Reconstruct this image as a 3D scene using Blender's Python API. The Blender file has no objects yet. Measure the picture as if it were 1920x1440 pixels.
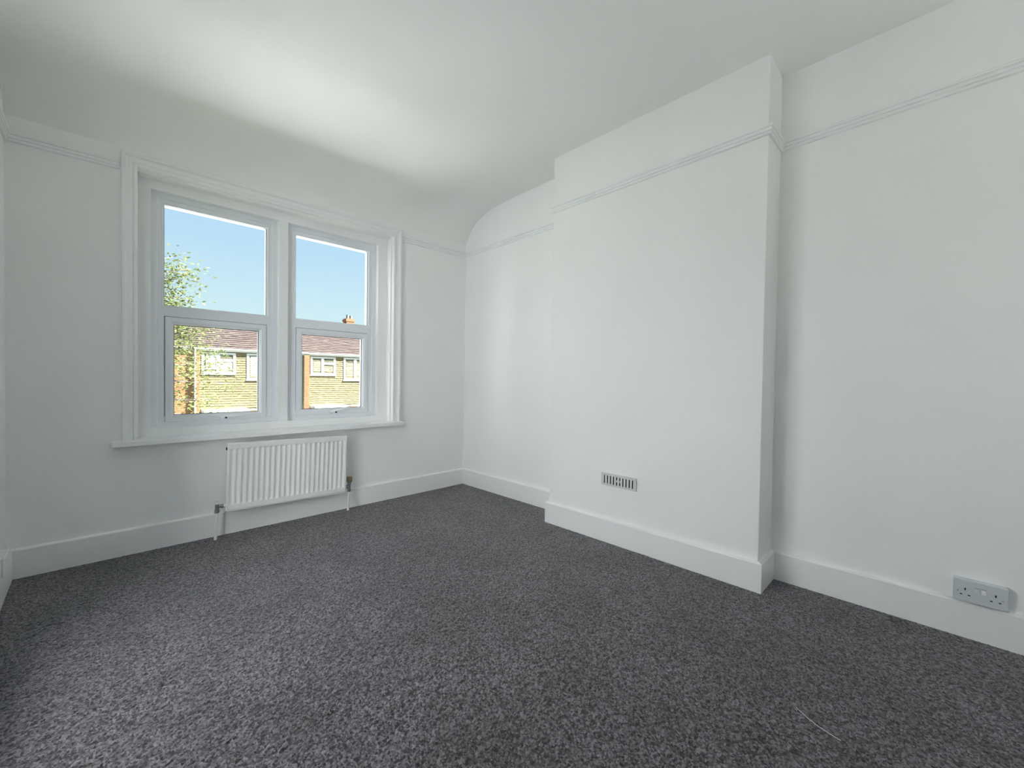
import bpy, bmesh, math, random
import numpy as np
from mathutils import Matrix, Vector

random.seed(7)
SC = bpy.context.scene
COL = SC.collection

# ------------------------------------------------------------------ camera
CX, CY, CZ = -2.478, -3.1306, 1.0137
YAW, PITCH, ROLL, FPX = 0.7828, -0.0174, 0.0145, 787.4
fw = Vector((math.sin(YAW) * math.cos(PITCH), math.cos(YAW) * math.cos(PITCH), math.sin(PITCH)))
rt = Vector((math.cos(YAW), -math.sin(YAW), 0))
up = rt.cross(fw)
rt2 = math.cos(ROLL) * rt + math.sin(ROLL) * up
up2 = -math.sin(ROLL) * rt + math.cos(ROLL) * up
cam_d = bpy.data.cameras.new('camera')
cam = bpy.data.objects.new('camera', cam_d)
COL.objects.link(cam)
cam.matrix_world = Matrix(((rt2.x, up2.x, -fw.x, CX), (rt2.y, up2.y, -fw.y, CY), (rt2.z, up2.z, -fw.z, CZ), (0, 0, 0, 1)))
cam_d.sensor_fit = 'HORIZONTAL'
cam_d.sensor_width = 36
cam_d.lens = FPX * 36 / 1920
cam_d.clip_start = 0.02
SC.camera = cam

# ------------------------------------------------------------------ sky, sun, exposure
SKY_STRENGTH = 0.49
SUN_STRENGTH = 27.0
SUN_EL, SUN_AZ = 48.0, -60.0         # azimuth measured from straight behind the house towards the left
EXPOSURE = 1.02
world = bpy.data.worlds.new('sky')
SC.world = world
world.use_nodes = True
wn = world.node_tree.nodes
wl = world.node_tree.links
for n in list(wn):
    wn.remove(n)
w_out = wn.new('ShaderNodeOutputWorld')
w_bg = wn.new('ShaderNodeBackground')
w_tc = wn.new('ShaderNodeTexCoord')
w_sep = wn.new('ShaderNodeSeparateXYZ')
w_rmp = wn.new('ShaderNodeValToRGB')
wl.new(w_tc.outputs['Generated'], w_sep.inputs[0])
wl.new(w_sep.outputs['Z'], w_rmp.inputs[0])
wl.new(w_rmp.outputs[0], w_bg.inputs[0])
wl.new(w_bg.outputs[0], w_out.inputs[0])
w_bg.inputs[1].default_value = SKY_STRENGTH
el = w_rmp.color_ramp.elements
el[0].position = 0.0
el[0].color = (0.80, 0.96, 1.0, 1)
el[1].position = 1.0
el[1].color = (0.44, 0.68, 0.98, 1)
for p, c in ((0.12, (0.69, 0.92, 1.0, 1)), (0.24, (0.56, 0.80, 1.0, 1)), (0.36, (0.49, 0.74, 0.99, 1))):
    e = el.new(p)
    e.color = c

sun_d = bpy.data.lights.new('sun', 'SUN')
sun_d.energy = SUN_STRENGTH
sun_d.angle = math.radians(0.53)
sun_d.color = (1.0, 0.965, 0.92)
sun = bpy.data.objects.new('sun', sun_d)
COL.objects.link(sun)
_e, _a = math.radians(SUN_EL), math.radians(SUN_AZ)
sv = Vector((-math.sin(_a) * math.cos(_e), -math.cos(_a) * math.cos(_e), math.sin(_e)))   # towards the sun
sun.rotation_euler = sv.to_track_quat('Z', 'Y').to_euler()
sun.location = sv * 30

SC.view_settings.view_transform = 'Standard'
SC.view_settings.look = 'None'
SC.view_settings.gamma = 1.0
SC.view_settings.use_curve_mapping = False
SC.view_settings.exposure = EXPOSURE
SC.cycles.max_bounces = 16
SC.cycles.diffuse_bounces = 10
SC.cycles.transparent_max_bounces = 16
SC.cycles.use_denoising = True
SC.cycles.caustics_reflective = False


# light portals: emit nothing, they only tell the sampler where the sky comes in
def portal(name, loc, rx, sx, sy, rz=0.0):
    d = bpy.data.lights.new(name, 'AREA')
    d.shape = 'RECTANGLE'
    d.size, d.size_y = sx, sy
    d.cycles.is_portal = True
    o = bpy.data.objects.new(name, d)
    COL.objects.link(o)
    o.location = loc
    o.rotation_euler = (rx, 0, rz)


portal('sky_portal_window', (-1.54, 0.29, 1.36), math.radians(-90), 1.5, 1.5)
portal('sky_portal_side_window', (-3.07, -1.55, 1.035), math.radians(90), 1.20, 1.83, math.radians(-90))
portal('sky_portal_rear_window', (-1.25, -4.69, 1.45), math.radians(90), 0.9, 1.2)


# ------------------------------------------------------------------ materials
def new_mat(name):
    m = bpy.data.materials.new(name)
    m.use_nodes = True
    nt = m.node_tree
    b = nt.nodes['Principled BSDF']
    return m, nt, b


def mat(name, color, rough=0.5, metal=0.0, noise=0.0, nscale=20.0, bump=0.0, bscale=200.0, bdist=0.001, spec=0.5):
    m, nt, b = new_mat(name)
    b.inputs['Roughness'].default_value = rough
    b.inputs['Metallic'].default_value = metal
    b.inputs['Specular IOR Level'].default_value = spec
    b.inputs['Base Color'].default_value = (*color, 1)
    tc = nt.nodes.new('ShaderNodeTexCoord')
    if noise > 0:
        n = nt.nodes.new('ShaderNodeTexNoise')
        n.inputs['Scale'].default_value = nscale
        n.inputs['Detail'].default_value = 5
        nt.links.new(tc.outputs['Object'], n.inputs['Vector'])
        r = nt.nodes.new('ShaderNodeValToRGB')
        r.color_ramp.elements[0].position = 0.3
        r.color_ramp.elements[1].position = 0.7
        r.color_ramp.elements[0].color = (*[c * (1 - noise) for c in color], 1)
        r.color_ramp.elements[1].color = (*[min(1, c * (1 + noise)) for c in color], 1)
        nt.links.new(n.outputs['Fac'], r.inputs[0])
        nt.links.new(r.outputs[0], b.inputs['Base Color'])
    if bump > 0:
        n2 = nt.nodes.new('ShaderNodeTexNoise')
        n2.inputs['Scale'].default_value = bscale
        n2.inputs['Detail'].default_value = 3
        nt.links.new(tc.outputs['Object'], n2.inputs['Vector'])
        bp = nt.nodes.new('ShaderNodeBump')
        bp.inputs['Strength'].default_value = bump
        bp.inputs['Distance'].default_value = bdist
        nt.links.new(n2.outputs['Fac'], bp.inputs['Height'])
        nt.links.new(bp.outputs[0], b.inputs['Normal'])
    return m


def tint_mat(name, c0, c1, rough=0.8, translucent=0.0):
    """colour chosen per piece through the 'tint' attribute"""
    m, nt, b = new_mat(name)
    b.inputs['Roughness'].default_value = rough
    at = nt.nodes.new('ShaderNodeAttribute')
    at.attribute_name = 'tint'
    r = nt.nodes.new('ShaderNodeValToRGB')
    r.color_ramp.elements[0].color = (*c0, 1)
    r.color_ramp.elements[1].color = (*c1, 1)
    nt.links.new(at.outputs['Fac'], r.inputs[0])
    nt.links.new(r.outputs[0], b.inputs['Base Color'])
    if translucent > 0:
        t = nt.nodes.new('ShaderNodeBsdfTranslucent')
        mx = nt.nodes.new('ShaderNodeMixShader')
        mx.inputs[0].default_value = translucent
        nt.links.new(r.outputs[0], t.inputs[0])
        out = nt.nodes['Material Output']
        nt.links.new(b.outputs[0], mx.inputs[1])
        nt.links.new(t.outputs[0], mx.inputs[2])
        nt.links.new(mx.outputs[0], out.inputs[0])
    return m


def glass_mat(name):
    m = bpy.data.materials.new(name)
    m.use_nodes = True
    nt = m.node_tree
    nt.nodes.remove(nt.nodes['Principled BSDF'])
    out = nt.nodes['Material Output']
    tr = nt.nodes.new('ShaderNodeBsdfTransparent')
    tr.inputs[0].default_value = (0.97, 0.985, 0.98, 1)
    gl = nt.nodes.new('ShaderNodeBsdfGlossy')
    gl.inputs['Roughness'].default_value = 0.02
    lw = nt.nodes.new('ShaderNodeLayerWeight')
    lw.inputs['Blend'].default_value = 0.5
    pw = nt.nodes.new('ShaderNodeMath')
    pw.operation = 'POWER'
    pw.inputs[1].default_value = 5.0
    nt.links.new(lw.outputs['Facing'], pw.inputs[0])
    fr = nt.nodes.new('ShaderNodeMath')
    fr.operation = 'MULTIPLY_ADD'
    fr.inputs[1].default_value = 0.7
    fr.inputs[2].default_value = 0.02
    nt.links.new(pw.outputs[0], fr.inputs[0])
    mx = nt.nodes.new('ShaderNodeMixShader')
    nt.links.new(fr.outputs[0], mx.inputs[0])
    nt.links.new(tr.outputs[0], mx.inputs[1])
    nt.links.new(gl.outputs[0], mx.inputs[2])
    nt.links.new(mx.outputs[0], out.inputs[0])
    return m


def carpet_mat():
    m, nt, b = new_mat('carpet')
    b.inputs['Roughness'].default_value = 0.5
    b.inputs['Specular IOR Level'].default_value = 0.35
    b.inputs['Sheen Weight'].default_value = 0.3
    b.inputs['Sheen Roughness'].default_value = 0.5
    tc = nt.nodes.new('ShaderNodeTexCoord')
    at = nt.nodes.new('ShaderNodeAttribute')
    at.attribute_name = 'tint'
    r = nt.nodes.new('ShaderNodeValToRGB')
    r.color_ramp.elements[0].color = (0.010, 0.0088, 0.0108, 1)
    r.color_ramp.elements[1].color = (0.250, 0.229, 0.254, 1)
    nt.links.new(at.outputs['Fac'], r.inputs[0])
    n = nt.nodes.new('ShaderNodeTexNoise')          # light and shade of brushed, trodden pile, painted in as colour patches
    n.inputs['Scale'].default_value = 3.2
    n.inputs['Detail'].default_value = 4
    n.inputs['Roughness'].default_value = 0.6
    nt.links.new(tc.outputs['Object'], n.inputs['Vector'])
    r2 = nt.nodes.new('ShaderNodeValToRGB')
    r2.color_ramp.elements[0].position = 0.35
    r2.color_ramp.elements[1].position = 0.7
    r2.color_ramp.elements[0].color = (0.76, 0.75, 0.75, 1)
    r2.color_ramp.elements[1].color = (1.16, 1.15, 1.16, 1)
    nt.links.new(n.outputs['Fac'], r2.inputs[0])
    mu = nt.nodes.new('ShaderNodeMix')
    mu.data_type = 'RGBA'
    mu.blend_type = 'MULTIPLY'
    mu.inputs[0].default_value = 1
    nt.links.new(r.outputs[0], mu.inputs[6])
    nt.links.new(r2.outputs[0], mu.inputs[7])
    nt.links.new(mu.outputs[2], b.inputs['Base Color'])
    return m


M = {}
M['wall'] = mat('wall_paint', (0.866, 0.870, 0.868), 0.75, noise=0.012, nscale=3, bump=0.12, bscale=160, bdist=0.0012, spec=0.3)
M['ceiling'] = mat('ceiling_paint', (0.852, 0.856, 0.850), 0.85, noise=0.012, nscale=2, bump=0.1, bscale=120, bdist=0.0012, spec=0.2)
M['gloss'] = mat('white_gloss_woodwork', (0.85, 0.857, 0.860), 0.32, bump=0.05, bscale=60, bdist=0.0006)
M['upvc'] = mat('white_plastic_frame', (0.78, 0.80, 0.84), 0.28)
M['gasket'] = mat('dark_gasket', (0.03, 0.032, 0.035), 0.6)
M['glass'] = glass_mat('window_glass')
M['enamel'] = mat('radiator_enamel', (0.82, 0.83, 0.82), 0.30)
M['dark'] = mat('dark_gap', (0.02, 0.021, 0.022), 0.8)  # near-black: painted shade of holes and gaps, also dark fittings
M['chrome'] = mat('tarnished_chrome', (0.36, 0.36, 0.37), 0.28, 1.0, noise=0.35, nscale=120)
M['brass'] = mat('dull_brass', (0.30, 0.25, 0.17), 0.42, 0.85, noise=0.25, nscale=90)
M['white_plastic'] = mat('white_plastic', (0.80, 0.80, 0.80), 0.35)
M['handle_white'] = mat('bright_white_handle', (0.90, 0.90, 0.90), 0.25)
M['socket_plastic'] = mat('greyish_white_plastic', (0.60, 0.63, 0.66), 0.35)
M['vent_plastic'] = mat('ivory_grey_plastic', (0.66, 0.66, 0.64), 0.4)
M['thread'] = mat('pale_thread', (0.75, 0.75, 0.75), 0.8)
M['carpet'] = carpet_mat()
M['rooftile'] = tint_mat('concrete_roof_tile', (0.026, 0.0155, 0.0128), (0.054, 0.036, 0.032))
M['hungtile'] = tint_mat('cream_hung_tile', (0.104, 0.087, 0.042), (0.150, 0.130, 0.068))
M['brick'] = tint_mat('orange_brick', (0.185, 0.080, 0.034), (0.24, 0.113, 0.052))
M['render_white'] = mat('white_board', (0.50, 0.50, 0.50), 0.5)
M['render_bright'] = mat('white_render', (0.60, 0.615, 0.64), 0.9, noise=0.03, nscale=2)
M['blind'] = mat('cream_blind', (0.26, 0.235, 0.165), 0.8)
M['blind_white'] = mat('white_blind', (0.82, 0.82, 0.80), 0.8)
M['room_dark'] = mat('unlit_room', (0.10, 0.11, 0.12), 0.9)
M['mortar'] = mat('mortar', (0.24, 0.21, 0.15), 0.9)
M['leaf'] = tint_mat('leaf', (0.05, 0.07, 0.018), (0.15, 0.17, 0.05), 0.8, 0.35)
M['bark'] = mat('bark', (0.16, 0.13, 0.10), 0.9, noise=0.3, nscale=30, bump=0.4, bscale=40, bdist=0.01)
M['concrete'] = mat('pale_concrete', (0.80, 0.80, 0.81), 0.9, noise=0.06, nscale=2)
M['paving'] = mat('pale_paving', (0.86, 0.862, 0.88), 0.9, noise=0.08, nscale=2)
M['tarmac'] = mat('tarmac', (0.10, 0.10, 0.10), 0.9, noise=0.15, nscale=5)
M['grass'] = mat('lawn', (0.095, 0.115, 0.06), 0.9, noise=0.3, nscale=6)
M['outer'] = mat('outer_brick', (0.32, 0.20, 0.14), 0.9, noise=0.2, nscale=8)


# ------------------------------------------------------------------ mesh helpers
class MB:
    def __init__(self):
        self.v, self.f, self.s, self.t = [], [], [], []

    def add(self, vs, fs, smooth=False, tint=None):
        o = len(self.v)
        self.v += [tuple(p) for p in vs]
        self.f += [tuple(i + o for i in f) for f in fs]
        self.s += [smooth] * len(fs)
        self.t += [tint if tint is not None else 0.5] * len(fs)
        return self

    def box(self, x0, x1, y0, y1, z0, z1, tint=None):
        x0, x1 = min(x0, x1), max(x0, x1)
        y0, y1 = min(y0, y1), max(y0, y1)
        z0, z1 = min(z0, z1), max(z0, z1)
        vs = [(x0, y0, z0), (x1, y0, z0), (x1, y1, z0), (x0, y1, z0), (x0, y0, z1), (x1, y0, z1), (x1, y1, z1), (x0, y1, z1)]
        fs = [(0, 3, 2, 1), (4, 5, 6, 7), (0, 1, 5, 4), (1, 2, 6, 5), (2, 3, 7, 6), (3, 0, 4, 7)]
        return self.add(vs, fs, tint=tint)

    def cyl(self, a, b, r0, r1=None, n=16, caps=True, smooth=True):
        a, b = Vector(a), Vector(b)
        r1 = r0 if r1 is None else r1
        d = (b - a).normalized()
        x = d.orthogonal().normalized()
        y = d.cross(x)
        vs = []
        for p, r in ((a, r0), (b, r1)):
            for i in range(n):
                t = 2 * math.pi * i / n
                vs.append(p + x * math.cos(t) * r + y * math.sin(t) * r)
        fs = [(i, (i + 1) % n, n + (i + 1) % n, n + i) for i in range(n)]
        self.add(vs, fs, smooth)
        if caps:
            self.add([v for v in vs[:n]], [tuple(reversed(range(n)))])
            self.add([v for v in vs[n:]], [tuple(range(n))])
        return self

    def tube(self, pts, rads, n=8, tint=None):
        """tapered tube through several points"""
        pts = [Vector(p) for p in pts]
        vs, fs = [], []
        for i, p in enumerate(pts):
            d = (pts[min(i + 1, len(pts) - 1)] - pts[max(i - 1, 0)]).normalized()
            x = d.cross(Vector((0.13, 0.97, 0.2))).normalized()
            y = d.cross(x)
            for k in range(n):
                t = 2 * math.pi * k / n
                vs.append(p + (x * math.cos(t) + y * math.sin(t)) * rads[i])
        for i in range(len(pts) - 1):
            for k in range(n):
                fs.append((i * n + k, i * n + (k + 1) % n, (i + 1) * n + (k + 1) % n, (i + 1) * n + k))
        fs.append(tuple(range(n - 1, -1, -1)))
        fs.append(tuple((len(pts) - 1) * n + k for k in range(n)))
        return self.add(vs, fs, True, tint)

    def ring(self, x0, x1, z0, z1, prof):
        """closed rectangular frame in the xz plane; prof = closed loop of (inset, y)"""
        n = len(prof)
        vs = []
        for (w, y) in prof:
            vs += [(x0 + w, y, z0 + w), (x1 - w, y, z0 + w), (x1 - w, y, z1 - w), (x0 + w, y, z1 - w)]
        fs = []
        for i in range(n):
            j = (i + 1) % n
            for k in range(4):
                l = (k + 1) % 4
                fs.append((i * 4 + k, i * 4 + l, j * 4 + l, j * 4 + k))
        return self.add(vs, fs)

    def sweep(self, path, prof, closed_ends=True):
        """path = list of (origin, out_dir, up_dir) stations, prof = closed loop of (out, up)"""
        n = len(prof)
        vs = []
        for (o, a, b) in path:
            o, a, b = Vector(o), Vector(a), Vector(b)
            for (p, q_) in prof:
                vs.append(o + a * p + b * q_)
        fs = []
        for s in range(len(path) - 1):
            for i in range(n):
                j = (i + 1) % n
                fs.append((s * n + i, s * n + j, (s + 1) * n + j, (s + 1) * n + i))
        if closed_ends:
            fs.append(tuple(range(n - 1, -1, -1)))
            fs.append(tuple((len(path) - 1) * n + i for i in range(n)))
        return self.add(vs, fs)

    def build(self, name, m, parent=None, bevel=0.0, segs=2, loc=None):
        me = bpy.data.meshes.new(name)
        me.from_pydata(self.v, [], self.f)
        me.polygons.foreach_set('use_smooth', self.s)
        if len(set(self.t)) > 1:
            a = me.attributes.new('tint', 'FLOAT', 'FACE')
            a.data.foreach_set('value', self.t)
        bm = bmesh.new()
        bm.from_mesh(me)
        bmesh.ops.recalc_face_normals(bm, faces=bm.faces)
        if bevel > 0:
            bmesh.ops.remove_doubles(bm, verts=bm.verts, dist=1e-6)
            es = [e for e in bm.edges if len(e.link_faces) == 2 and e.calc_face_angle(0) > 0.5]
            bmesh.ops.bevel(bm, geom=es, offset=bevel, segments=segs, profile=0.5, affect='EDGES', clamp_overlap=True)
        bm.to_mesh(me)
        bm.free()
        me.materials.append(m)
        o = bpy.data.objects.new(name, me)
        COL.objects.link(o)
        if parent is not None:
            o.parent = parent
        if loc is not None:
            o.location = loc
        return o


def box(name, m, parent, x0, x1, y0, y1, z0, z1, bevel=0.0, segs=2):
    return MB().box(x0, x1, y0, y1, z0, z1).build(name, m, parent, bevel, segs)


def tag(o, label=None, cat=None, group=None, kind=None):
    if label:
        o['label'] = label
    if cat:
        o['category'] = cat
    if group:
        o['group'] = group
    if kind:
        o['kind'] = kind
    return o


def struct(o, label):
    return tag(o, label, None, None, 'structure')


def empty(name, loc=(0, 0, 0), rz=0.0):
    o = bpy.data.objects.new(name, None)
    o.empty_display_size = 0.1
    COL.objects.link(o)
    o.location = loc
    o.rotation_euler = (0, 0, rz)
    return o


def copy_tree(o, parent=None):
    c = o.copy()
    COL.objects.link(c)
    c.parent = parent
    for ch in list(o.children):
        copy_tree(ch, c)
    return c


# ------------------------------------------------------------------ room dimensions
W = 2.7802            # room width: x from -W to 0
D = 0.2212            # chimney breast depth
Y1, Y2 = -1.2464, -2.5542
YR = -4.4             # rear wall
HB, TB = 0.1434, 0.02
RAIL = 2.1216
GZ = -2.8             # ground outside (the room is upstairs)


def tilt(x, y):
    return 0.0198 * (-y) + 0.0084 * x


# ------------------------------------------------------------------ walls
WX0, WX1, WZ0, WZ1 = -2.312, -0.768, 0.606, 2.128       # opening in the window wall
mb = MB()
mb.box(-W - 0.3, WX0, 0, 0.3, GZ, 3.0)
mb.box(WX1, 0.3, 0, 0.3, GZ, 3.0)
mb.box(WX0, WX1, 0, 0.3, GZ, WZ0)
mb.box(WX0, WX1, 0, 0.3, WZ1, 3.0)
wall_back = struct(mb.build('wall_back', M['wall']), 'white painted window wall at the far end of the room')
wall_right = struct(box('wall_right', M['wall'], None, 0, 0.3, YR - 0.3, 0, GZ, 3.0), 'white painted right wall with an alcove each side of the chimney breast')
RY0, RY1, RZ0, RZ1 = -2.15, -0.95, 0.12, 1.95            # opening for the added side window in the left wall, out of frame
mb = MB()
mb.box(-W - 0.3, -W, RY1, 0, GZ, 3.0)
mb.box(-W - 0.3, -W, YR - 0.3, RY0, GZ, 3.0)
mb.box(-W - 0.3, -W, RY0, RY1, GZ, RZ0)
mb.box(-W - 0.3, -W, RY0, RY1, RZ1, 3.0)
wall_left = struct(mb.build('wall_left', M['wall']), 'white painted left wall, a sliver at the left edge')
QX0, QX1, QZ0, QZ1 = -1.70, -0.80, 0.85, 2.05            # opening for the added rear window, behind the camera
mb = MB()
mb.box(-W, QX0, YR - 0.3, YR, GZ, 3.0)
mb.box(QX1, 0, YR - 0.3, YR, GZ, 3.0)
mb.box(QX0, QX1, YR - 0.3, YR, GZ, QZ0)
mb.box(QX0, QX1, YR - 0.3, YR, QZ1, 3.0)
wall_rear = struct(mb.build('wall_rear', M['wall']), 'white painted wall behind the camera')
mb = MB()
mb.box(-D, 0, Y2, Y1, 0, 2.75)
wall_chimney = struct(mb.build('wall_chimney', M['wall'], None, 0.004, 2), 'white painted chimney breast projecting from the right wall')

# ------------------------------------------------------------------ ceiling with cove over the window wall
prof = [(0, 2.2454), (-.02, 2.281), (-.04, 2.311), (-.063, 2.338), (-.086, 2.361), (-.112, 2.385), (-.14, 2.406), (-.168, 2.423),
        (-.198, 2.4375), (-.23, 2.4505), (-.26, 2.4600), (-.29, 2.4680), (-.32, 2.4745), (-.36, 2.4815), (-.4, 2.487), (-.44, 2.4912),
        (-.478, 2.4945), (-.54, 2.4990), (-.6, 2.5025), (-.7, 2.5075), (-.848, 2.5135), (-1.05, 2.5192), (-1.25, 2.5247)]
ys = [p[0] for p in prof] + [-2.0, -3.0, -4.0, YR]
zs = [p[1] for p in prof] + [2.5 + 0.0198 * 2.0, 2.5 + 0.0198 * 3, 2.5 + 0.0198 * 4, 2.5 - 0.0198 * YR]
mb = MB()
vs, fs = [], []
for y, z in zip(ys, zs):
    vs += [(-W, y, z + 0.0084 * (-W)), (0, y, z)]
for i in range(len(ys) - 1):
    fs.append((2 * i, 2 * i + 1, 2 * i + 3, 2 * i + 2))
mb.add(vs, fs, True)
top = [(-W, 0, 2.95), (0, 0, 2.95), (0, YR, 2.95), (-W, YR, 2.95)]
mb.add(top, [(0, 1, 2, 3)])
n = len(ys)
mb.add([(-W, y, z + 0.0084 * (-W)) for y, z in zip(ys, zs)] + [(-W, YR, 2.95), (-W, 0, 2.95)], [tuple(range(n + 2))])
mb.add([(0, y, z) for y, z in zip(ys, zs)] + [(0, YR, 2.95), (0, 0, 2.95)], [tuple(range(n + 2))])
ceiling = struct(mb.build('ceiling', M['ceiling']), 'white ceiling curving down in a cove to the window wall')

# ------------------------------------------------------------------ roof of this house, so that it shades the front garden
mb = MB()
mb.sweep([((-3.4, 0, 0), (0, 1, 0), (0, 0, 1)), ((0.6, 0, 0), (0, 1, 0), (0, 0, 1))],
         [(0.55, 2.98), (0.55, 3.1), (-2.6, 4.9), (-5.2, 3.1), (-5.2, 2.98)])
roof = struct(mb.build('house_roof', M['outer']), 'pitched roof above the room, out of sight')
# ------------------------------------------------------------------ carpet (fine pile as real relief, tuft shade also in its colour)
rng = np.random.default_rng(3)
STEP = 0.0045
nx = int(W / STEP)
ny = int(3.75 / STEP)
gx, gy = np.meshgrid(np.linspace(-W, 0, nx), np.linspace(0, -3.75, ny), indexing='ij')
jx = rng.uniform(-0.4, 0.4, gx.shape) * STEP
jy = rng.uniform(-0.4, 0.4, gx.shape) * STEP
h = rng.random(gx.shape)
hz = (h ** 1.3) * 0.0048 - 0.0026
edge = (gx < -W + 0.02) | (gx > -0.02) | (gy > -0.02)
co = np.stack([gx + jx, gy + jy, hz], -1)
co[0, :, 0], co[-1, :, 0], co[:, 0, 1] = -W, 0, 0
idx = np.arange(nx * ny).reshape(nx, ny)
quads = np.stack([idx[:-1, :-1], idx[:-1, 1:], idx[1:, 1:], idx[1:, :-1]], -1).reshape(-1, 4)
quads = quads[:, ::-1]
# the plain remainder behind the camera
base = nx * ny
extra = np.array([(-W, -3.75, 0), (0, -3.75, 0), (0, YR, 0), (-W, YR, 0)])
quads = np.concatenate([quads, [[base + 3, base + 2, base + 1, base]]])
allco = np.concatenate([co.reshape(-1, 3), extra])
me = bpy.data.meshes.new('floor')
me.vertices.add(len(allco))
me.vertices.foreach_set('co', allco.astype(np.float32).ravel())
me.loops.add(quads.size)
me.loops.foreach_set('vertex_index', quads.astype(np.int32).ravel())
me.polygons.add(len(quads))
me.polygons.foreach_set('loop_start', np.arange(0, quads.size, 4, dtype=np.int32))
me.update(calc_edges=True)
hq = 0.25 * (h[:-1, :-1] + h[1:, :-1] + h[:-1, 1:] + h[1:, 1:]).ravel()
fleck = rng.random(hq.size)
tint = np.clip(0.30 + 0.9 * (hq - 0.5) + 0.95 * (fleck ** 1.6 - 0.32), 0, 1)     # shade between tufts painted in by height, plus random flecks
tint = np.concatenate([tint, [0.35]])
a = me.attributes.new('tint', 'FLOAT', 'FACE')
a.data.foreach_set('value', tint.astype(np.float32))
me.materials.append(M['carpet'])
me.polygons.foreach_set('use_smooth', [True] * len(quads))
floor = bpy.data.objects.new('floor', me)
COL.objects.link(floor)
struct(floor, 'dark grey flecked cut-pile carpet covering the whole floor')
sub = struct(box('floor_slab', M['dark'], None, -W - 0.3, 0.3, YR - 0.3, 0.3, -0.25, -0.012), 'floor slab under the carpet, out of sight')

# ------------------------------------------------------------------ baseboards
BP = [(0, 0), (TB, 0), (TB, HB - 0.007), (TB - 0.003, HB - 0.003), (0.009, HB), (0, HB)]


def board(name, p0, p1, out, label, m0=0.0, m1=0.0):
    """baseboard from p0 to p1, moulded outwards along out; m0/m1 extend the outer face for mitres"""
    p0, p1, out = Vector((*p0, 0)), Vector((*p1, 0)), Vector((*out, 0))
    d = (p1 - p0).normalized()
    return struct(MB().sweep([(p0, out + d * m0, (0, 0, 1)), (p1, out + d * m1, (0, 0, 1))], BP).build(name, M['gloss']), label)


board('baseboard_back', (-W, 0), (0, 0), (0, -1), 'white baseboard along the window wall under the radiator', 1, -1)
board('baseboard_right', (0, 0), (0, Y1), (-1, 0), 'white baseboard in the far alcove beside the window wall', 1, -1)
b1 = board('baseboard_chimney', (-D, Y1), (-D, Y2), (-1, 0), 'white baseboard along the chimney breast front', -1, 1)
r1 = MB().sweep([((-D, Y2, 0), (-1, -1, 0), (0, 0, 1)), ((0, Y2, 0), (-1, -1, 0), (0, 0, 1))], BP).build('return_board', M['gloss'], b1)
r2 = MB().sweep([((0, Y1, 0), (-1, 1, 0), (0, 0, 1)), ((-D, Y1, 0), (-1, 1, 0), (0, 0, 1))], BP).build('return_board', M['gloss'], b1)
board('baseboard_alcove', (0, Y2), (0, YR), (-1, 0), 'white baseboard in the near alcove under the double socket', 1, -1)
board('baseboard_left', (-W, YR), (-W, 0), (1, 0), 'white baseboard along the left wall', 1, -1)
board('baseboard_rear', (0, YR), (-W, YR), (0, 1), 'white baseboard behind the camera', 1, -1)

# ------------------------------------------------------------------ picture rails
RP = [(0, 0), (0.008, 0), (0.0125, 0.002), (0.0125, 0.0105), (0.0095, 0.0125), (0.0095, 0.0145), (0.0165, 0.0165), (0.0165, 0.0265), (0.0135, 0.0285), (0.0135, 0.031),
      (0.021, 0.0330), (0.0215, 0.041), (0.017, 0.045), (0.008, 0.046), (0, 0.046)]


def rail(name, p0, p1, out, label, m0=0.0, m1=0.0, parent=None):
    z0, z1 = RAIL + tilt(*p0), RAIL + tilt(*p1)
    d = (Vector((*p1, 0)) - Vector((*p0, 0))).normalized()
    o = Vector((*out, 0))
    ob = MB().sweep([((*p0, z0), o + d * m0, (0, 0, 1)), ((*p1, z1), o + d * m1, (0, 0, 1))], RP).build(name, M['gloss'], parent)
    return struct(ob, label) if parent is None else ob


AX0, AX1, AZ1 = -2.374, -0.692, 2.200       # outer edge of the window architrave
rail('trim_1', (-W, 0), (AX0 - 0.006, 0), (0, -1), 'white picture rail left of the window', 1, 0)
rail('trim_2', (AX1, 0), (0, 0), (0, -1), 'white picture rail between the window and the far corner', 0, -1)
rail('trim_3', (0, 0), (0, Y1), (-1, 0), 'white picture rail in the far alcove', 1, -1)
t4 = rail('trim_4', (-D, Y1), (-D, Y2), (-1, 0), 'white picture rail across the chimney breast', -1, 1)
MB().sweep([((-D, Y2, RAIL + tilt(-D, Y2)), (-1, -1, 0), (0, 0, 1)), ((0, Y2, RAIL + tilt(0, Y2)), (-1, -1, 0), (0, 0, 1))], RP).build('return_rail', M['gloss'], t4)
MB().sweep([((0, Y1, RAIL + tilt(0, Y1)), (-1, 1, 0), (0, 0, 1)), ((-D, Y1, RAIL + tilt(-D, Y1)), (-1, 1, 0), (0, 0, 1))], RP).build('return_rail', M['gloss'], t4)
rail('trim_5', (0, Y2), (0, YR), (-1, 0), 'white picture rail in the near alcove', 1, -1)
rail('trim_6', (-W, YR), (-W, 0), (1, 0), 'white picture rail on the left wall', 1, -1)

# ------------------------------------------------------------------ the window
win = struct(empty('window_1', (-1.54, 0, 0.6)), 'white two-light window with moulded surround, top panes fixed and bottom casements')
WO = Vector((-1.54, 0, 0.6))


def wpart(mbx, name, m, parent=None, bevel=0.0, segs=2):
    """build in room coordinates, parent to the window (origin at WO)"""
    mbx.v = [(p[0] - WO.x, p[1] - WO.y, p[2] - WO.z) for p in mbx.v]
    return mbx.build(name, m, parent if parent is not None else win, bevel, segs)


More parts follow.
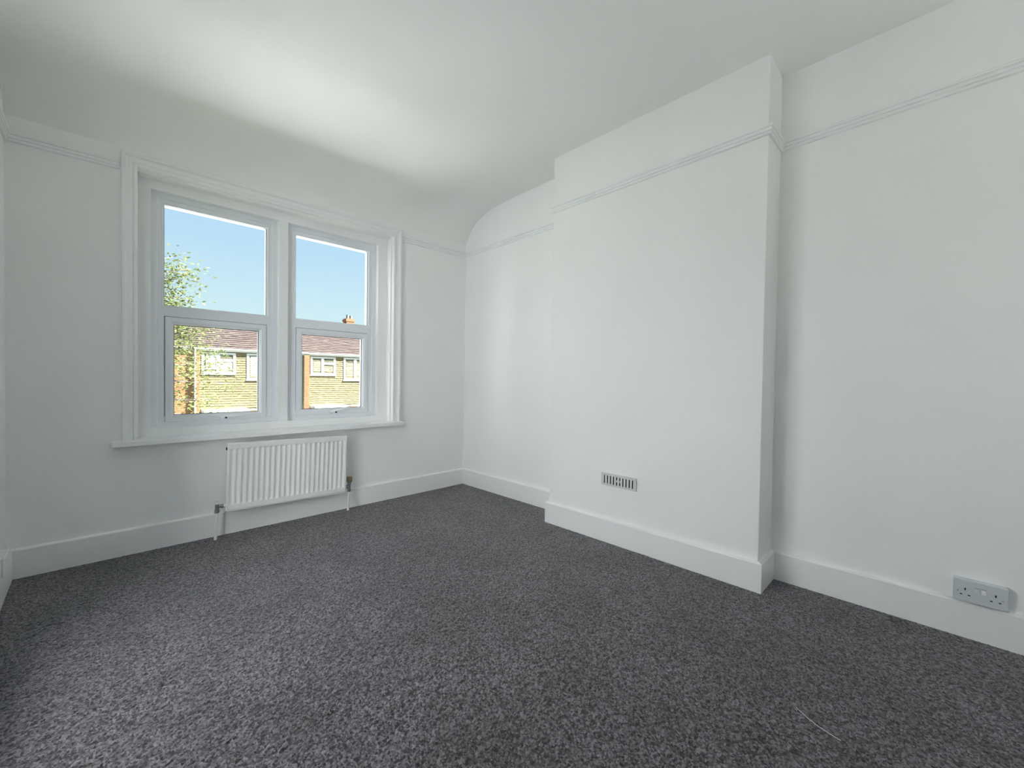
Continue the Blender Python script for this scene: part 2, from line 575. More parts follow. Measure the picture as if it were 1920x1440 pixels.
# architrave: outer lip, hollow, step, bead
AP = [(0, 0), (0, -0.034), (0.004, -0.038), (0.012, -0.038), (0.016, -0.034), (0.020, -0.026), (0.026, -0.0235), (0.044, -0.0235), (0.048, -0.020),
      (0.050, -0.027), (0.054, -0.030), (0.060, -0.030), (0.066, -0.027), (0.0665, 0.001), (0.0665, 0.03), (0.03, 0.03), (0.03, 0)]
mb = MB()
vs = []
ZB = 0.634
for (w_, d_) in AP:
    vs += [(AX0 + w_, d_, ZB), (AX0 + w_, d_, AZ1 - w_), (AX1 - w_, d_, AZ1 - w_), (AX1 - w_, d_, ZB)]
fs = []
na = len(AP)
for i in range(na):
    j = (i + 1) % na
    for k in range(3):
        fs.append((i * 4 + k, i * 4 + k + 1, j * 4 + k + 1, j * 4 + k))
fs.append(tuple(i * 4 for i in range(na)))
fs.append(tuple(i * 4 + 3 for i in range(na)))
mb.add(vs, fs)
wpart(mb, 'architrave', M['gloss'])

TY, UY, GY = 0.062, 0.100, 0.122      # timber face, plastic face, glass
LX = [(-2.246, -1.577), (-1.517, -0.848)]
FZ0, FZ1 = 0.682, 2.064
mb = MB()
mb.box(-2.312, LX[0][0], TY, 0.17, 0.62, 2.128)
mb.box(LX[1][1], -0.768, TY, 0.17, 0.62, 2.128)
mb.box(LX[0][0], LX[1][1], TY, 0.17, FZ1, 2.128)
mb.box(LX[0][0], LX[1][1], TY, 0.17, 0.62, FZ0)
wpart(mb, 'timber_frame', M['gloss'])
mb = MB()
mb.box(LX[0][1], LX[1][0], TY, 0.17, FZ0, FZ1)
wpart(mb, 'mullion', M['gloss'], None, 0.002)
mb = MB()
mb.box(-2.306, -0.774, 0.0, TY + 0.004, 2.118, 2.128)
mb.box(-2.3115, -2.3075, 0.0, TY + 0.004, 0.63, 2.128)
mb.box(-0.7725, -0.7685, 0.0, TY + 0.004, 0.63, 2.128)
wpart(mb, 'reveal_lining', M['gloss'])
# inner sill board with a rounded nose and horns
mb = MB()
mb.box(-2.412, -0.674, -0.068, 0.0, 0.604, 0.633)
mb.box(-2.306, -0.774, -0.002, TY + 0.01, 0.604, 0.633)
wpart(mb, 'window_sill', M['gloss'], None, 0.004, 3)
mb = MB()
mb.box(-2.40, -0.69, 0.17, 0.36, 0.60, 0.66)
wpart(mb, 'outer_sill', M['gloss'], None, 0.004)

for n_, (x0, x1) in enumerate(LX):
    # fixed plastic frame, splayed bead round the upper pane
    fr = MB()
    gx0, gx1 = x0 + 0.063, x1 - 0.070
    zt0, zt1 = 1.345, 1.409                       # transom bar
    fr.ring(x0, x1, FZ0, FZ1, [(0, UY), (0.030, UY), (0.034, UY + 0.004), (0.050, UY + 0.004), (0.0625, UY + 0.004), (0.0625, 0.165), (0, 0.165)])
    fr.box(x0 + 0.0625, x1 - 0.0625, UY + 0.0035, 0.165, zt0, zt1)
    f_o = wpart(fr, 'frame', M['upvc'])
    ux0, ux1, uz0, uz1 = x0 + 0.0615, x1 - 0.0615, zt1 - 0.001, FZ1 - 0.0615
    be = MB().ring(ux0 - 0.012, ux1 + 0.012, uz0 - 0.010, uz1 + 0.010, [(0, UY + 0.003), (0.004, UY + 0.0015), (0.012, UY + 0.006), (0.013, GY + 0.001), (0.0, GY + 0.001)])
    wpart(be, 'glazing_bead', M['upvc'], f_o)
    wpart(MB().ring(ux0 + 0.0005, ux1 - 0.0005, uz0, uz1, [(0, GY - 0.006), (0.003, GY - 0.006), (0.003, GY), (0, GY)]), 'gasket', M['gasket'], f_o)
    wpart(MB().box(ux0, ux1, GY, GY + 0.006, uz0, uz1), 'pane', M['glass'])
    # hinged casement below
    cx0, cx1, cz0, cz1 = x0 + 0.0625, x1 - 0.0625, FZ0 + 0.0255, zt0
    # plastic bottom rail of the fixed frame is lower, fill between
    g = 0.0030
    sa = MB().ring(cx0 + g, cx1 - g, cz0 + g, cz1 - g, [(0, UY - 0.001), (0.003, UY - 0.004), (0.028, UY - 0.004), (0.031, UY - 0.002), (0.042, UY + 0.004), (0.0435, GY), (0.0435, 0.15), (0, 0.15)])
    s_o = wpart(sa, 'casement', M['upvc'])
    wpart(MB().ring(cx0 - 0.001, cx1 + 0.001, cz0 - 0.001, cz1 + 0.001, [(0, UY + 0.010), (0.008, UY + 0.010), (0.008, UY + 0.02), (0, UY + 0.02)]), 'gasket', M['gasket'], s_o)
    wpart(MB().ring(cx0 + g + 0.043, cx1 - g - 0.043, cz0 + g + 0.043, cz1 - g - 0.043, [(0, GY - 0.006), (0.003, GY - 0.006), (0.003, GY), (0, GY)]), 'gasket', M['gasket'], s_o)
    wpart(MB().box(cx0 + 0.044, cx1 - 0.044, GY, GY + 0.006, cz0 + 0.044, cz1 - 0.044), 'pane', M['glass'], s_o)
    # lever handle on the bottom rail, swung to the right
    hx = (-1.895, -1.195)[n_]
    hz_ = cz0 + 0.020
    ang = math.radians((6, 17)[n_])
    ha = MB()
    ha.box(hx - 0.030, hx + 0.018, UY - 0.014, UY - 0.003, hz_ - 0.011, hz_ + 0.009)
    ho = wpart(ha, 'handle', M['white_plastic'], s_o, 0.003)
    lv = MB()
    p0 = Vector((hx - 0.012, UY - 0.030, hz_))
    dv = Vector((math.cos(ang), -0.22, math.sin(ang)))
    lv.cyl((hx - 0.004, UY - 0.004, hz_), (hx - 0.004, UY - 0.040, hz_), 0.011)
    lv.tube([p0, p0 + dv * 0.03, p0 + dv * 0.08, p0 + dv * 0.135], [0.0105, 0.010, 0.0085, 0.0055], 10)
    lo = wpart(lv, 'handle_lever', M['handle_white'], s_o)
    wpart(MB().cyl((hx + 0.013, UY - 0.040, hz_ - 0.001), (hx + 0.013, UY - 0.051, hz_ - 0.001), 0.0060, n=10), 'lock_button', M['dark'], s_o)

# unseen casement windows added for fill light: left wall and behind the camera
def plain_window(name, loc, rz, wd, ht, label):
    w_ = struct(empty(name, loc, rz), label)
    MB().ring(-wd / 2, wd / 2, 0, ht, [(0, 0.10), (0.05, 0.10), (0.05, 0.17), (0, 0.17)]).build('frame', M['upvc'], w_)
    dw = (wd - 0.10) / 2
    for k in range(2):
        x0 = -wd / 2 + 0.05 + k * dw
        dl = MB().ring(x0 + 0.002, x0 + dw - 0.002, 0.052, ht - 0.052, [(0, 0.105), (0.04, 0.105), (0.04, 0.165), (0, 0.165)]).build('casement', M['upvc'], w_)
        MB().box(x0 + 0.04, x0 + dw - 0.04, 0.132, 0.138, 0.09, ht - 0.09).build('pane', M['glass'], dl)
    MB().box(-wd / 2 - 0.05, wd / 2 + 0.05, -0.05, 0.10, -0.028, 0.0).build('window_sill', M['gloss'], w_, 0.004)


plain_window('added_window_2', (-W, (RY0 + RY1) / 2, RZ0), math.radians(90), RY1 - RY0, RZ1 - RZ0, 'tall white casement window added in the left wall for fill light, out of frame')
plain_window('added_window_3', ((QX0 + QX1) / 2, YR, QZ0), math.radians(180), QX1 - QX0, QZ1 - QZ0, 'white casement window added behind the camera for fill light')

# ------------------------------------------------------------------ radiator
RW, RH = 0.738, 0.412
rad = tag(empty('radiator', (-1.543, 0, 0.162)), 'white single-panel radiator with vertical flutes below the window sill', 'radiator')
rad.rotation_euler = (0, math.radians(1.35), 0)
NF = 23
pitch = 0.0311
x_first = -pitch * (NF - 1) / 2
FY = -0.108
xs = [-RW / 2 + 0.004]
dep = [0.0]
for i in range(NF):
    c = x_first + i * pitch
    for dx, dd in ((-0.0125, 0), (-0.0095, 0.0030), (-0.0055, 0.0065), (0.0, 0.0075), (0.0055, 0.0065), (0.0095, 0.0030), (0.0125, 0)):
        xs.append(c + dx)
        dep.append(dd)
xs.append(RW / 2 - 0.004)
dep.append(0.0)
zr = [(0.004, 0), (0.031, 0), (0.033, 0.12), (0.0385, 0.88), (0.041, 1), (RH - 0.040, 1), (RH - 0.038, 0.9), (RH - 0.0345, 0.1), (RH - 0.033, 0), (RH - 0.004, 0)]
vs, fs = [], []
for x, d_ in zip(xs, dep):
    for z, k in zr:
        vs.append((x, FY + d_ * k, z))
nz = len(zr)
for i in range(len(xs) - 1):
    for k in range(nz - 1):
        fs.append((i * nz + k, (i + 1) * nz + k, (i + 1) * nz + k + 1, i * nz + k + 1))
mb = MB().add(vs, fs, True)
# rolled rim and shallow sides
mb.ring(-RW / 2, RW / 2, 0, RH, [(0.004, FY), (0.0012, FY + 0.0012), (0, FY + 0.004), (0, FY + 0.013), (0.006, FY + 0.013), (0.006, FY + 0.006)])
mb.build('front_panel', M['enamel'], rad)
MB().box(-RW / 2 + 0.012, RW / 2 - 0.012, FY + 0.0145, FY + 0.022, 0.008, RH - 0.006).build('back_panel', M['enamel'], rad, 0.003)
MB().box(-RW / 2 + 0.006, RW / 2 - 0.006, FY + 0.003, FY + 0.018, -0.007, 0.002).build('bottom_seam', M['enamel'], rad, 0.003)
mb = MB()
for i in range(NF):
    c = x_first + i * pitch
    mb.box(c - 0.010, c - 0.0085, FY + 0.022, FY + 0.056, 0.05, RH - 0.03)
    mb.box(c + 0.0085, c + 0.010, FY + 0.022, FY + 0.056, 0.05, RH - 0.03)
    mb.box(c - 0.010, c + 0.010, FY + 0.055, FY + 0.056, 0.05, RH - 0.03)
mb.build('convector_fins', M['enamel'], rad)
for s_ in (-1, 1):
    MB().box(s_ * 0.26 - 0.02, s_ * 0.26 + 0.02, FY + 0.0565, 0.0, 0.09, RH - 0.07).build('wall_bracket', M['enamel'], rad, 0.002)
    # end tappings and plug
    MB().cyl((s_ * (RW / 2 - 0.004), FY + 0.020, 0.030), (s_ * (RW / 2 + 0.012), FY + 0.020, 0.030), 0.012, n=14).build('end_tapping', M['enamel'], rad)
MB().cyl((-RW / 2 - 0.004, FY + 0.020, RH - 0.035), (-RW / 2 + 0.02, FY + 0.020, RH - 0.035), 0.010, n=6).build('blanking_plug', M['dark'], rad)

# right-hand valve with square brass-coloured cap
VY = FY + 0.020
rv = MB()
vx = RW / 2 + 0.034
rv.cyl((RW / 2 + 0.008, VY, 0.030), (vx, VY, 0.030), 0.0085)
rv.cyl((RW / 2 + 0.010, VY, 0.030), (RW / 2 + 0.021, VY, 0.030), 0.0135, n=6)
rv.cyl((vx, VY, 0.002), (vx, VY, 0.050), 0.0105)
rv.cyl((vx, VY, 0.046), (vx, VY, 0.064), 0.0125, n=6)
rv.cyl((vx, VY, -0.008), (vx, VY, 0.010), 0.0125, n=6)
rvo = rv.build('valve', M['chrome'], rad)
MB().box(vx - 0.0165, vx + 0.0165, VY - 0.0165, VY + 0.0165, 0.064, 0.104).build('valve_cap', M['brass'], rvo, 0.004)
# left-hand valve with white cap
lx = -RW / 2 - 0.042
lv = MB()
lv.cyl((-RW / 2 - 0.008, VY, 0.030), (lx, VY, 0.030), 0.0085)
lv.cyl((-RW / 2 - 0.010, VY, 0.030), (-RW / 2 - 0.022, VY, 0.030), 0.0135, n=6)
lv.cyl((lx, VY, 0.002), (lx, VY, 0.044), 0.0115)
lv.cyl((lx, VY, -0.008), (lx, VY, 0.012), 0.0135, n=6)
lvo = lv.build('valve', M['chrome'], rad)
MB().cyl((lx, VY, 0.042), (lx, VY, 0.062), 0.0085, 0.0075).build('valve_cap', M['white_plastic'], lvo, 0.001)
# pipes straight down into the carpet
for px, dz in ((vx, 0.012), (lx, -0.012)):
    MB().cyl((px, VY, -0.006), (px - 0.004, VY, -0.162 + dz + 0.004), 0.0078).build('pipe', M['white_plastic'], rad)

# ------------------------------------------------------------------ air vent on the chimney breast
vent = tag(empty('air_vent', (-D, -1.7955, 0.351)), 'small off-white plastic air vent with ten vertical slots on chimney breast', 'vent')
VW, VH, VT = 0.236, 0.074, 0.013
slots = [VW / 2 - 0.0235 - i * 0.0212 for i in range(10)]     # towards +y is image left
mb = MB()
f0, f1 = -VT, -VT + 0.004
ys_ = [VW / 2]
for c in slots:
    ys_ += [c + 0.0040, c - 0.0040]
ys_.append(-VW / 2)
for i in range(0, len(ys_), 2):
    mb.box(f0, f1, ys_[i + 1], ys_[i], 0.0, VH)
for i, c in enumerate(slots):
    mb.box(f0, f1, c - 0.0042, c + 0.0042, 0.0, 0.012)
    mb.box(f0, f1, c - 0.0042, c + 0.0042, VH - 0.012, VH)
    if i in (4, 5):
        mb.box(f0, f1, c - 0.0042, c + 0.0042, VH / 2 - 0.005, VH / 2 + 0.005)
mb.build('face_plate', M['vent_plastic'], vent)
mb = MB()
mb.box(f1, 0.001, -VW / 2, -VW / 2 + 0.006, 0, VH).box(f1, 0.001, VW / 2 - 0.006, VW / 2, 0, VH)
mb.box(f1, 0.001, -VW / 2 + 0.006, VW / 2 - 0.006, 0, 0.006).box(f1, 0.001, -VW / 2 + 0.006, VW / 2 - 0.006, VH - 0.006, VH)
mb.build('rim', M['vent_plastic'], vent)
MB().box(-0.0025, 0.001, -VW / 2 + 0.007, VW / 2 - 0.007, 0.007, VH - 0.007).build('backing', M['dark'], vent)  # dark sheet put in for the shade behind the slots

# ------------------------------------------------------------------ double socket in the near alcove
so = tag(empty('double_socket', (0, -3.2755, 0.1505)), 'pale grey double power socket with two rocker switches above baseboard in near alcove', 'socket')
MB().box(-0.030, 0.0, -0.071, 0.071, 0.002, 0.084).build('back_box', M['socket_plastic'], so, 0.003)
SX = -0.038
pl = MB().box(SX, -0.029, -0.073, 0.073, 0.0, 0.086).build('face_plate', M['socket_plastic'], so, 0.003, 3)
for cy in (0.0405, -0.0395):  # holes drawn as near-black blocks, their shade put into the colour
    MB().box(SX - 0.0004, SX + 0.004, cy - 0.0022, cy + 0.0022, 0.0455, 0.0545).build('earth_slot', M['dark'], pl)
    for s_ in (-1, 1):
        MB().box(SX - 0.0004, SX + 0.004, cy + s_ * 0.011 - 0.0034, cy + s_ * 0.011 + 0.0034, 0.0255, 0.0295).build('pin_slot', M['dark'], pl)
for cy in (0.0605, -0.0575):
    MB().cyl((SX - 0.0006, cy, 0.0385), (SX + 0.003, cy, 0.0385), 0.0026, n=10).build('screw', M['chrome'], pl)
for cy in (0.0085, -0.0085):
    MB().add([(SX, cy - 0.0065, 0.044), (SX, cy + 0.0065, 0.044), (SX, cy + 0.0065, 0.062), (SX, cy - 0.0065, 0.062),
              (SX - 0.0040, cy - 0.006, 0.0445), (SX - 0.0040, cy + 0.006, 0.0445), (SX - 0.0012, cy + 0.006, 0.0615), (SX - 0.0012, cy - 0.006, 0.0615)],
             [(4, 5, 6, 7), (0, 1, 5, 4), (1, 2, 6, 5), (2, 3, 7, 6), (3, 0, 4, 7)]).build('rocker_switch', M['white_plastic'] if cy < 0 else M['socket_plastic'], so)
    MB().box(SX - 0.0003, SX + 0.001, cy - 0.0068, cy + 0.0068, 0.0618, 0.0632).build('switch_gap', M['dark'], pl)  # dark strip painted for the shaded gap above the rocker

# ------------------------------------------------------------------ white box on the left wall just over the baseboard
bx = tag(empty('wall_box', (-W, -0.34, 0.1434)), 'white plastic box fixed to left wall above the baseboard, near the window', 'socket box')
MB().box(0, 0.028, -0.075, 0.075, 0.002, 0.080).build('back_box', M['white_plastic'], bx, 0.003)
MB().box(0.028, 0.038, -0.077, 0.077, 0.0, 0.084).build('face_plate', M['white_plastic'], bx, 0.004)

# ------------------------------------------------------------------ stray thread on the carpet
hp = [(-0.940, -2.852), (-0.950, -2.866), (-0.963, -2.886), (-0.975, -2.910), (-0.984, -2.938), (-0.990, -2.968)]
th = MB().tube([(x, y, 0.0034) for x, y in hp], [0.0008] * len(hp), 6).build('thread', M['thread'])
tag(th, 'single pale thread lying on the dark carpet in right foreground', 'thread')


# ------------------------------------------------------------------ outside: ground
def tile_field(mbx, origin, ux, uy, nrm, width, height, tw, th_, thick, gap=0.004, jit=0.004, bond=0.5, lap=True):
    """rows of separate lapped pieces on a plane"""
    o, ux, uy, nrm = Vector(origin), Vector(ux), Vector(uy), Vector(nrm)
    rows = int(height / th_)
    colsn = int(width / tw)
    for r in range(rows):
        off = (r % 2) * bond * tw
        row_shift = random.uniform(-0.003, 0.003)
        for c in range(-1, colsn + 1):
            a0 = max(0, c * tw + off + gap / 2)
            a1 = min(width, (c + 1) * tw + off - gap / 2)
            if a1 - a0 < 0.02:
                continue
            dz = random.uniform(-jit, jit) + row_shift
            b0 = r * th_ + dz
            b1 = b0 + th_ * (1.12 if lap else 1) - (0 if lap else gap)
            n0 = thick * random.uniform(0.85, 1.2)
            n1 = thick * 0.25 if lap else n0
            P = [(a0, b0, n0), (a1, b0, n0), (a1, b1, n1), (a0, b1, n1), (a0, b0, 0), (a1, b0, 0), (a1, b1, 0), (a0, b1, 0)]
            vs_ = [o + ux * p[0] + uy * p[1] + nrm * p[2] for p in P]
            mbx.add(vs_, [(0, 1, 2, 3), (0, 4, 5, 1), (1, 5, 6, 2), (0, 3, 7, 4)], tint=min(1, max(0, random.gauss(0.5, 0.2))))
    return mbx


g1 = struct(box('ground', M['grass'], None, -60, 60, -60, 90, GZ - 0.2, GZ - 0.001), 'lawn around of the house, out of sight below the window')
g5 = struct(box('side_path', M['tarmac'], None, -7.5, -6.1, -14, 1.0, GZ, GZ + 0.03), 'dark side path added left of the house to limit bounced light, out of sight')  # unseen path, kept dark so little light bounces up to the side window
g6 = struct(box('terrace', M['concrete'], None, -6.0, 8.0, -14, YR - 0.8, GZ, GZ + 0.025), 'pale paved terrace added behind the house to bounce sun indoors, out of sight')  # unseen reflector, added to feed sunlight to the rear window
g2 = struct(box('added_forecourt', M['paving'], None, -5.0, 5.5, 4.2, 10.0, GZ, GZ + 0.03), 'pale forecourt added below the window to bounce sun indoors, out of sight')  # unseen, added and placed to throw the bright patch onto the ceiling
g3 = struct(box('road', M['tarmac'], None, -60, 60, 14, 19, GZ, GZ + 0.02), 'tarmac road between the houses, out of sight')

# ------------------------------------------------------------------ outside: terrace across the road
HY = 20.9
EAVE = 2.14
UNIT = 4.83


def house_window(root, x0, x1, z0, z1, panes, blind_mat, blind_drop):
    """window in house coordinates; panes = list of (x0, x1, z0, z1)"""
    wroot = MB()
    wroot.box(x0, x1, -0.045, 0.0, z0, z0 + 0.10)
    wroot.box(x0, x1, -0.045, 0.0, z1 - 0.09, z1)
    wroot.box(x0, x0 + 0.11, -0.045, 0.0, z0 + 0.1, z1 - 0.09)
    wroot.box(x1 - 0.11, x1, -0.045, 0.0, z0 + 0.1, z1 - 0.09)
    wroot.box(x0 - 0.03, x1 + 0.03, -0.065, -0.02, z0 - 0.05, z0)
    xm = panes[0][1]
    xn = panes[1][0]
    wroot.box(xm, xn, -0.045, 0.0, z0 + 0.1, z1 - 0.09)
    zsplit = None
    if len(panes) > 2:
        wroot.box(xn, x1 - 0.11, -0.045, 0.0, panes[2][3], panes[1][2])
    wo = wroot.build('house_window', M['render_white'], root, 0.006, 1)
    for (a0, a1, b0, b1) in panes:
        MB().box(a0 - 0.01, a1 + 0.01, -0.035, -0.03, b0 - 0.01, b1 + 0.01).build('pane', M['glass'], wo)
        if b1 - b0 > 0.3:
            MB().box(a0, a1, -0.022, -0.016, b0, b1 - blind_drop * (b1 - b0)).build('blind', blind_mat, wo)
    MB().box(x0 + 0.05, x1 - 0.05, -0.012, -0.004, z0 + 0.05, z1 - 0.05).build('dark_room_panel', M['room_dark'], wo)  # flat dark sheet, its colour stands in for the unlit room
    return wo


def make_house(px, label, white_blinds, with_pipe):
    root = tag(empty('terraced_house', (px, HY, GZ)), label, 'house', 'terraced houses across the road')
    e = EAVE - GZ
    H0 = lambda z: z - GZ
    MB().box(0, UNIT, 0.0, 8.0, 0, e + 0.05).build('wall', M['mortar'], root)
    # party-wall pier of orange brick
    mbp = MB()
    tile_field(mbp, (0.0, -0.13, 0), (1, 0, 0), (0, 0, 1), (0, -1, 0), 0.27, e - 0.1, 0.135, 0.075, 0.012, 0.010, 0.001, 0.5, False)
    pier = MB().box(0, 0.27, -0.13, 0, 0, e - 0.06).build('brick_pier', M['mortar'], root)
    tag(mbp.build('pier_bricks', M['brick'], pier), kind='stuff')
    # hung tiles upstairs
    mbt = MB()
    zb = H0(-0.70)
    tile_field(mbt, (0.27, 0, zb), (1, 0, 0), (0, 0, 1), (0, -1, 0), UNIT - 0.27, e - zb, 0.165, 0.115, 0.026, 0.006, 0.006)
    tag(mbt.build('hung_tiles', M['hungtile'], root), 'cream hung tiles in lapped courses', kind='stuff')
    # ground floor brick
    mbb = MB()
    tile_field(mbb, (0.27, 0, 0), (1, 0, 0), (0, 0, 1), (0, -1, 0), UNIT - 0.27, zb - 0.12, 0.225, 0.075, 0.008, 0.010, 0.001, 0.5, False)
    tag(mbb.build('ground_floor_bricks', M['brick'], root), kind='stuff')
    # canopy over the door and a lower bay roof
    MB().box(0.34, 2.15, -0.75, 0.02, zb - 0.16, zb - 0.02).build('canopy', M['render_white'], root, 0.01)
    MB().box(2.95, 4.55, -0.55, 0.02, zb - 0.30, zb - 0.16).build('bay_roof', M['render_white'], root, 0.01)
    bm_ = M['blind_white'] if white_blinds else M['blind']
    x = 0.35
    house_window(root, x, x + 1.36, H0(0.95), H0(1.96),
                 [(x + 0.17, x + 0.565, H0(1.15), H0(1.85)), (x + 0.71, x + 1.215, H0(1.66), H0(1.86)), (x + 0.69, x + 1.22, H0(1.12), H0(1.53))], bm_, 0.0 if white_blinds else 0.22)
    x = 2.17
    house_window(root, x, x + 1.36, H0(0.67), H0(1.97),
                 [(x + 0.17, x + 0.60, H0(0.88), H0(1.85)), (x + 0.77, x + 1.20, H0(0.88), H0(1.85))], bm_, 0.0 if white_blinds else 0.20)
    # eaves: soffit, fascia, gutter
    MB().box(0, UNIT, -0.07, 0.0, e - 0.10, e - 0.07).build('soffit', M['render_white'], root)
    MB().box(0, UNIT, -0.09, -0.07, e - 0.13, e + 0.02).build('fascia', M['render_white'], root)
    MB().cyl((0.0, -0.135, e - 0.02), (UNIT, -0.135, e - 0.02), 0.045, n=12).build('gutter', M['render_white'], root)
    if with_pipe:
        MB().cyl((0.085, -0.18, 0), (0.085, -0.18, e - 0.25), 0.038, n=10).cyl((0.085, -0.18, e - 0.25), (0.085, -0.18, e - 0.07), 0.038, n=10).build('downpipe', M['render_white'], root)
    # roof
    rise, run = 2.02, 4.4
    L = math.hypot(rise, run)
    uy = Vector((0, run / L, rise / L))
    nr = Vector((0, -rise / L, run / L))
    mbr = MB()
    tile_field(mbr, Vector((0, -0.15, e)), (1, 0, 0), uy, nr, UNIT, L, 0.30, 0.27, 0.045, 0.008, 0.012)
    rb = MB().sweep([((0, 0, 0), (0, 1, 0), (0, 0, 1)), ((UNIT, 0, 0), (0, 1, 0), (0, 0, 1))],
                    [(-0.15, e - 0.03), (-0.15, e), (-0.15 + run, e + rise), (8.4, e), (8.4, e - 0.03)]).build('roof', M['mortar'], root)
    tag(mbr.build('roof_tiles', M['rooftile'], rb), 'brown-pink roof tiles in lapped courses', kind='stuff')
    MB().cyl((0, -0.15 + run, e + rise - 0.01), (UNIT, -0.15 + run, e + rise - 0.01), 0.11, n=12).build('ridge_tiles', mat_ridge, rb)
    return root


nh = tag(empty('reflector_building', (-7.5, -2.0, GZ)), 'tall white building added unseen beyond the left wall to reflect sunlight', 'building')  # unseen block, added to throw sunlight through the side window
MB().box(-7, 0, -6.0, 6.0, 0, 12.5).build('wall', M['render_bright'], nh)
MB().box(-7.2, 0.12, -6.2, 6.2, 12.5, 12.8).build('parapet', M['render_white'], nh, 0.02)
mat_ridge = mat('ridge_tile', (0.27, 0.17, 0.14), 0.8, noise=0.2, nscale=4)
make_house(0.70, 'cream tile-hung terraced house with white blinds, seen partly behind the tree', True, True)
hc = make_house(5.53, 'cream tile-hung terraced house with cream blinds, seen through the right casement', False, False)

# chimney stack on the right-hand house
st = MB()
tile_field(st, (3.95, 3.75, EAVE - GZ + 1.5), (1, 0, 0), (0, 0, 1), (0, -1, 0), 0.52, 1.12, 0.225, 0.075, 0.008, 0.01, 0.001, 0.5, False)
ck = MB().box(3.95, 4.47, 3.76, 4.3, EAVE - GZ + 1.5, EAVE - GZ + 2.62).build('chimney_stack', M['brick'], hc)
tag(st.build('stack_bricks', M['brick'], ck), kind='stuff')
MB().box(3.91, 4.51, 3.72, 4.34, EAVE - GZ + 2.42, EAVE - GZ + 2.56).build('stack_band', M['brick'], ck)
MB().cyl((4.12, 4.0, EAVE - GZ + 2.6), (4.12, 4.0, EAVE - GZ + 2.88), 0.10, 0.085, n=12).build('chimney_pot', mat('grey_pot', (0.12, 0.115, 0.11), 0.8), ck)
MB().cyl((4.34, 4.0, EAVE - GZ + 2.6), (4.34, 4.0, EAVE - GZ + 2.84), 0.10, 0.085, n=12).build('chimney_pot', mat('grey_pot_b', (0.12, 0.115, 0.11), 0.8), ck)

# plain brick house at the left end of the terrace
bh = tag(empty('brick_house', (0.70 - 6.0, HY, GZ)), 'orange brick end house mostly hidden behind the tree', 'house')
e = EAVE - GZ
MB().box(0, 6.0, -0.02, 8, 0, e + 0.05).build('wall', M['mortar'], bh)
mbb = MB()
tile_field(mbb, (0.0, -0.02, 0), (1, 0, 0), (0, 0, 1), (0, -1, 0), 6.0, e - 0.08, 0.225, 0.075, 0.010, 0.010, 0.001, 0.5, False)
tag(mbb.build('wall_bricks', M['brick'], bh), kind='stuff')
for wx in (1.2, 3.3):
    house_window(bh, wx, wx + 1.36, 0.95 - GZ, 1.96 - GZ, [(wx + 0.17, wx + 0.60, 1.15 - GZ, 1.85 - GZ), (wx + 0.77, wx + 1.20, 1.15 - GZ, 1.85 - GZ)], M['blind'], 0.3)
rise, run = 2.02, 4.4
L = math.hypot(rise, run)
rb = MB().sweep([((0, 0, 0), (0, 1, 0), (0, 0, 1)), ((6.0, 0, 0), (0, 1, 0), (0, 0, 1))],
                [(-0.15, e - 0.03), (-0.15, e), (-0.15 + run, e + rise), (8.4, e), (8.4, e - 0.03)]).build('roof', M['mortar'], bh)
mbr = MB()
tile_field(mbr, Vector((0.0, -0.15, e)), (1, 0, 0), Vector((0, run / L, rise / L)), Vector((0, -rise / L, run / L)), 6.0, L, 0.30, 0.27, 0.045, 0.008, 0.012)
tag(mbr.build('roof_tiles', M['rooftile'], rb), kind='stuff')
MB().cyl((0, -0.135, e - 0.02), (6.0, -0.135, e - 0.02), 0.045, n=12).build('gutter', M['render_white'], bh)
MB().box(0, 6.0, -0.09, -0.07, e - 0.13, e + 0.02).build('fascia', M['render_white'], bh)

# ------------------------------------------------------------------ outside: tree
TXC, TYC = -2.35, 9.2
tree = tag(empty('tree', (TXC, TYC, GZ)), 'leafy yellow-green tree outside the left window light', 'tree')
rt_ = random.Random(11)
tr = MB()
tr.tube([(0, 0, 0), (0.05, 0, 1.2), (0.0, 0.05, 2.6), (0.1, 0.0, 3.9), (0.15, 0.05, 5.2), (0.2, 0, 6.3)], [0.16, 0.13, 0.11, 0.085, 0.05, 0.02], 10)
tr.build('trunk', M['bark'], tree)
leaves = MB()
br = MB()


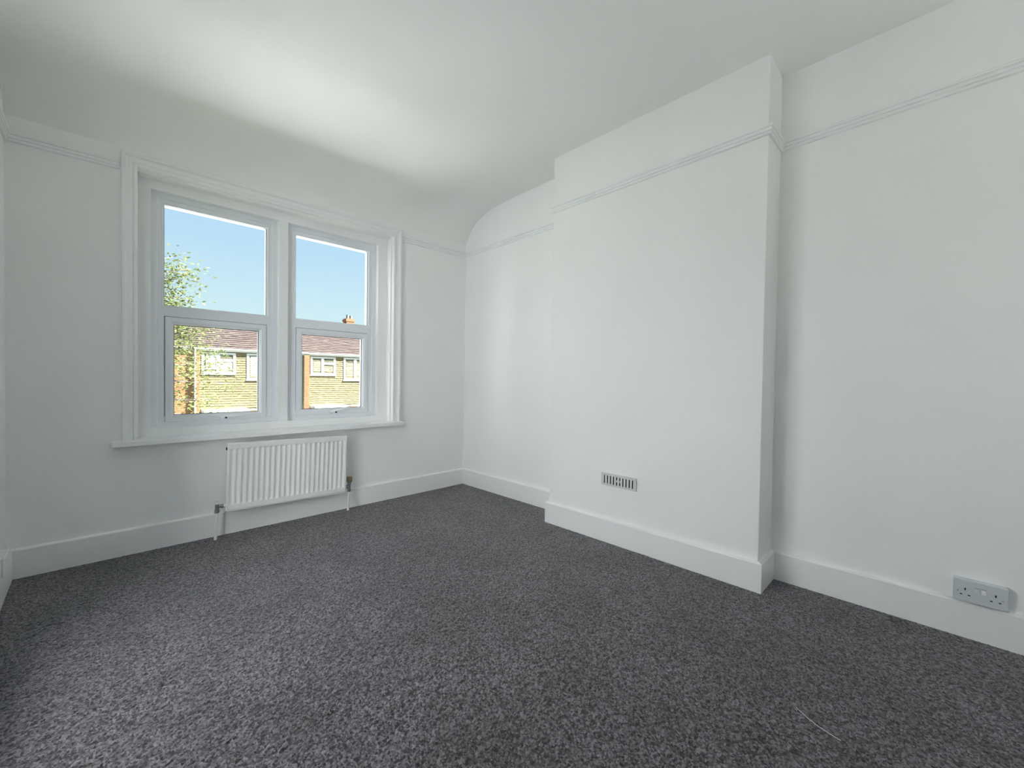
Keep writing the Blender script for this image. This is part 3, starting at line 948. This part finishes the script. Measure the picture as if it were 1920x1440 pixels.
def leaf(c, size, rnd):
    d = Vector((rnd.gauss(0, 1), rnd.gauss(0, 1), rnd.gauss(-0.15, 0.45))).normalized()
    s = d.cross(Vector((rnd.gauss(0, .5), rnd.gauss(0, .5), 1))).normalized()
    nrm = d.cross(s)
    l, w_ = size, size * 0.27
    P = [c, c + d * l * 0.35 + s * w_ + nrm * 0.12 * w_, c + d * l * 0.75 + s * w_ * 0.8, c + d * l, c + d * l * 0.75 - s * w_ * 0.8, c + d * l * 0.35 - s * w_ + nrm * 0.12 * w_]
    leaves.add(P, [(0, 1, 2, 3), (0, 3, 4, 5)], tint=min(1, max(0, rnd.gauss(0.55, 0.22))))


# boughs: (start height on trunk, tip offset, leaves)
boughs = []
for k in range(34):
    a_ = rt_.uniform(0, 2 * math.pi)
    z0 = rt_.uniform(2.0, 5.6)
    reach = (1.75 - 0.12 * abs(z0 - 3.6) ** 1.6) * rt_.uniform(0.7, 1.0)
    boughs.append((z0, Vector((math.cos(a_) * reach, math.sin(a_) * reach, rt_.uniform(0.1, 0.7))), 260))
# boughs reaching right, where the window shows them
for z0, tx, tz, nl in ((2.6, 2.25, 0.10, 120), (2.9, 1.9, 0.25, 110), (3.3, 2.2, 0.25, 130), (3.5, 2.0, 0.55, 170), (3.9, 1.7, 0.5, 210), (4.1, 1.55, 0.65, 230),
                       (4.4, 1.45, 0.5, 230), (4.7, 1.3, 0.5, 190), (5.0, 1.15, 0.55, 130), (5.4, 1.35, 0.75, 90), (5.6, 1.05, 0.8, 80), (3.0, 1.5, 0.1, 120), (2.3, 1.6, 0.1, 110)):
    boughs.append((z0, Vector((tx, rt_.uniform(-0.5, 0.4), tz)), int(nl * 2.4)))
for (z0, tip, nl) in boughs:
    s0 = Vector((0.08, 0, z0))
    mid = s0 + tip * 0.5 + Vector((0, 0, 0.18))
    end = s0 + tip
    br.tube([s0, mid, end], [0.028, 0.016, 0.005], 5)
    for i in range(nl):
        t = rt_.uniform(0.22, 1.06)
        p = s0.lerp(mid, t * 2) if t < 0.5 else mid.lerp(end, t * 2 - 1)
        sp = 0.10 + 0.16 * (1 - abs(t - 0.65))
        c = p + Vector((rt_.gauss(0, sp), rt_.gauss(0, sp), rt_.gauss(0, sp * 0.75)))
        leaf(c, rt_.uniform(0.055, 0.095), rt_)
br.build('branches', M['bark'], tree)
tag(leaves.build('foliage', M['leaf'], tree), kind='stuff')
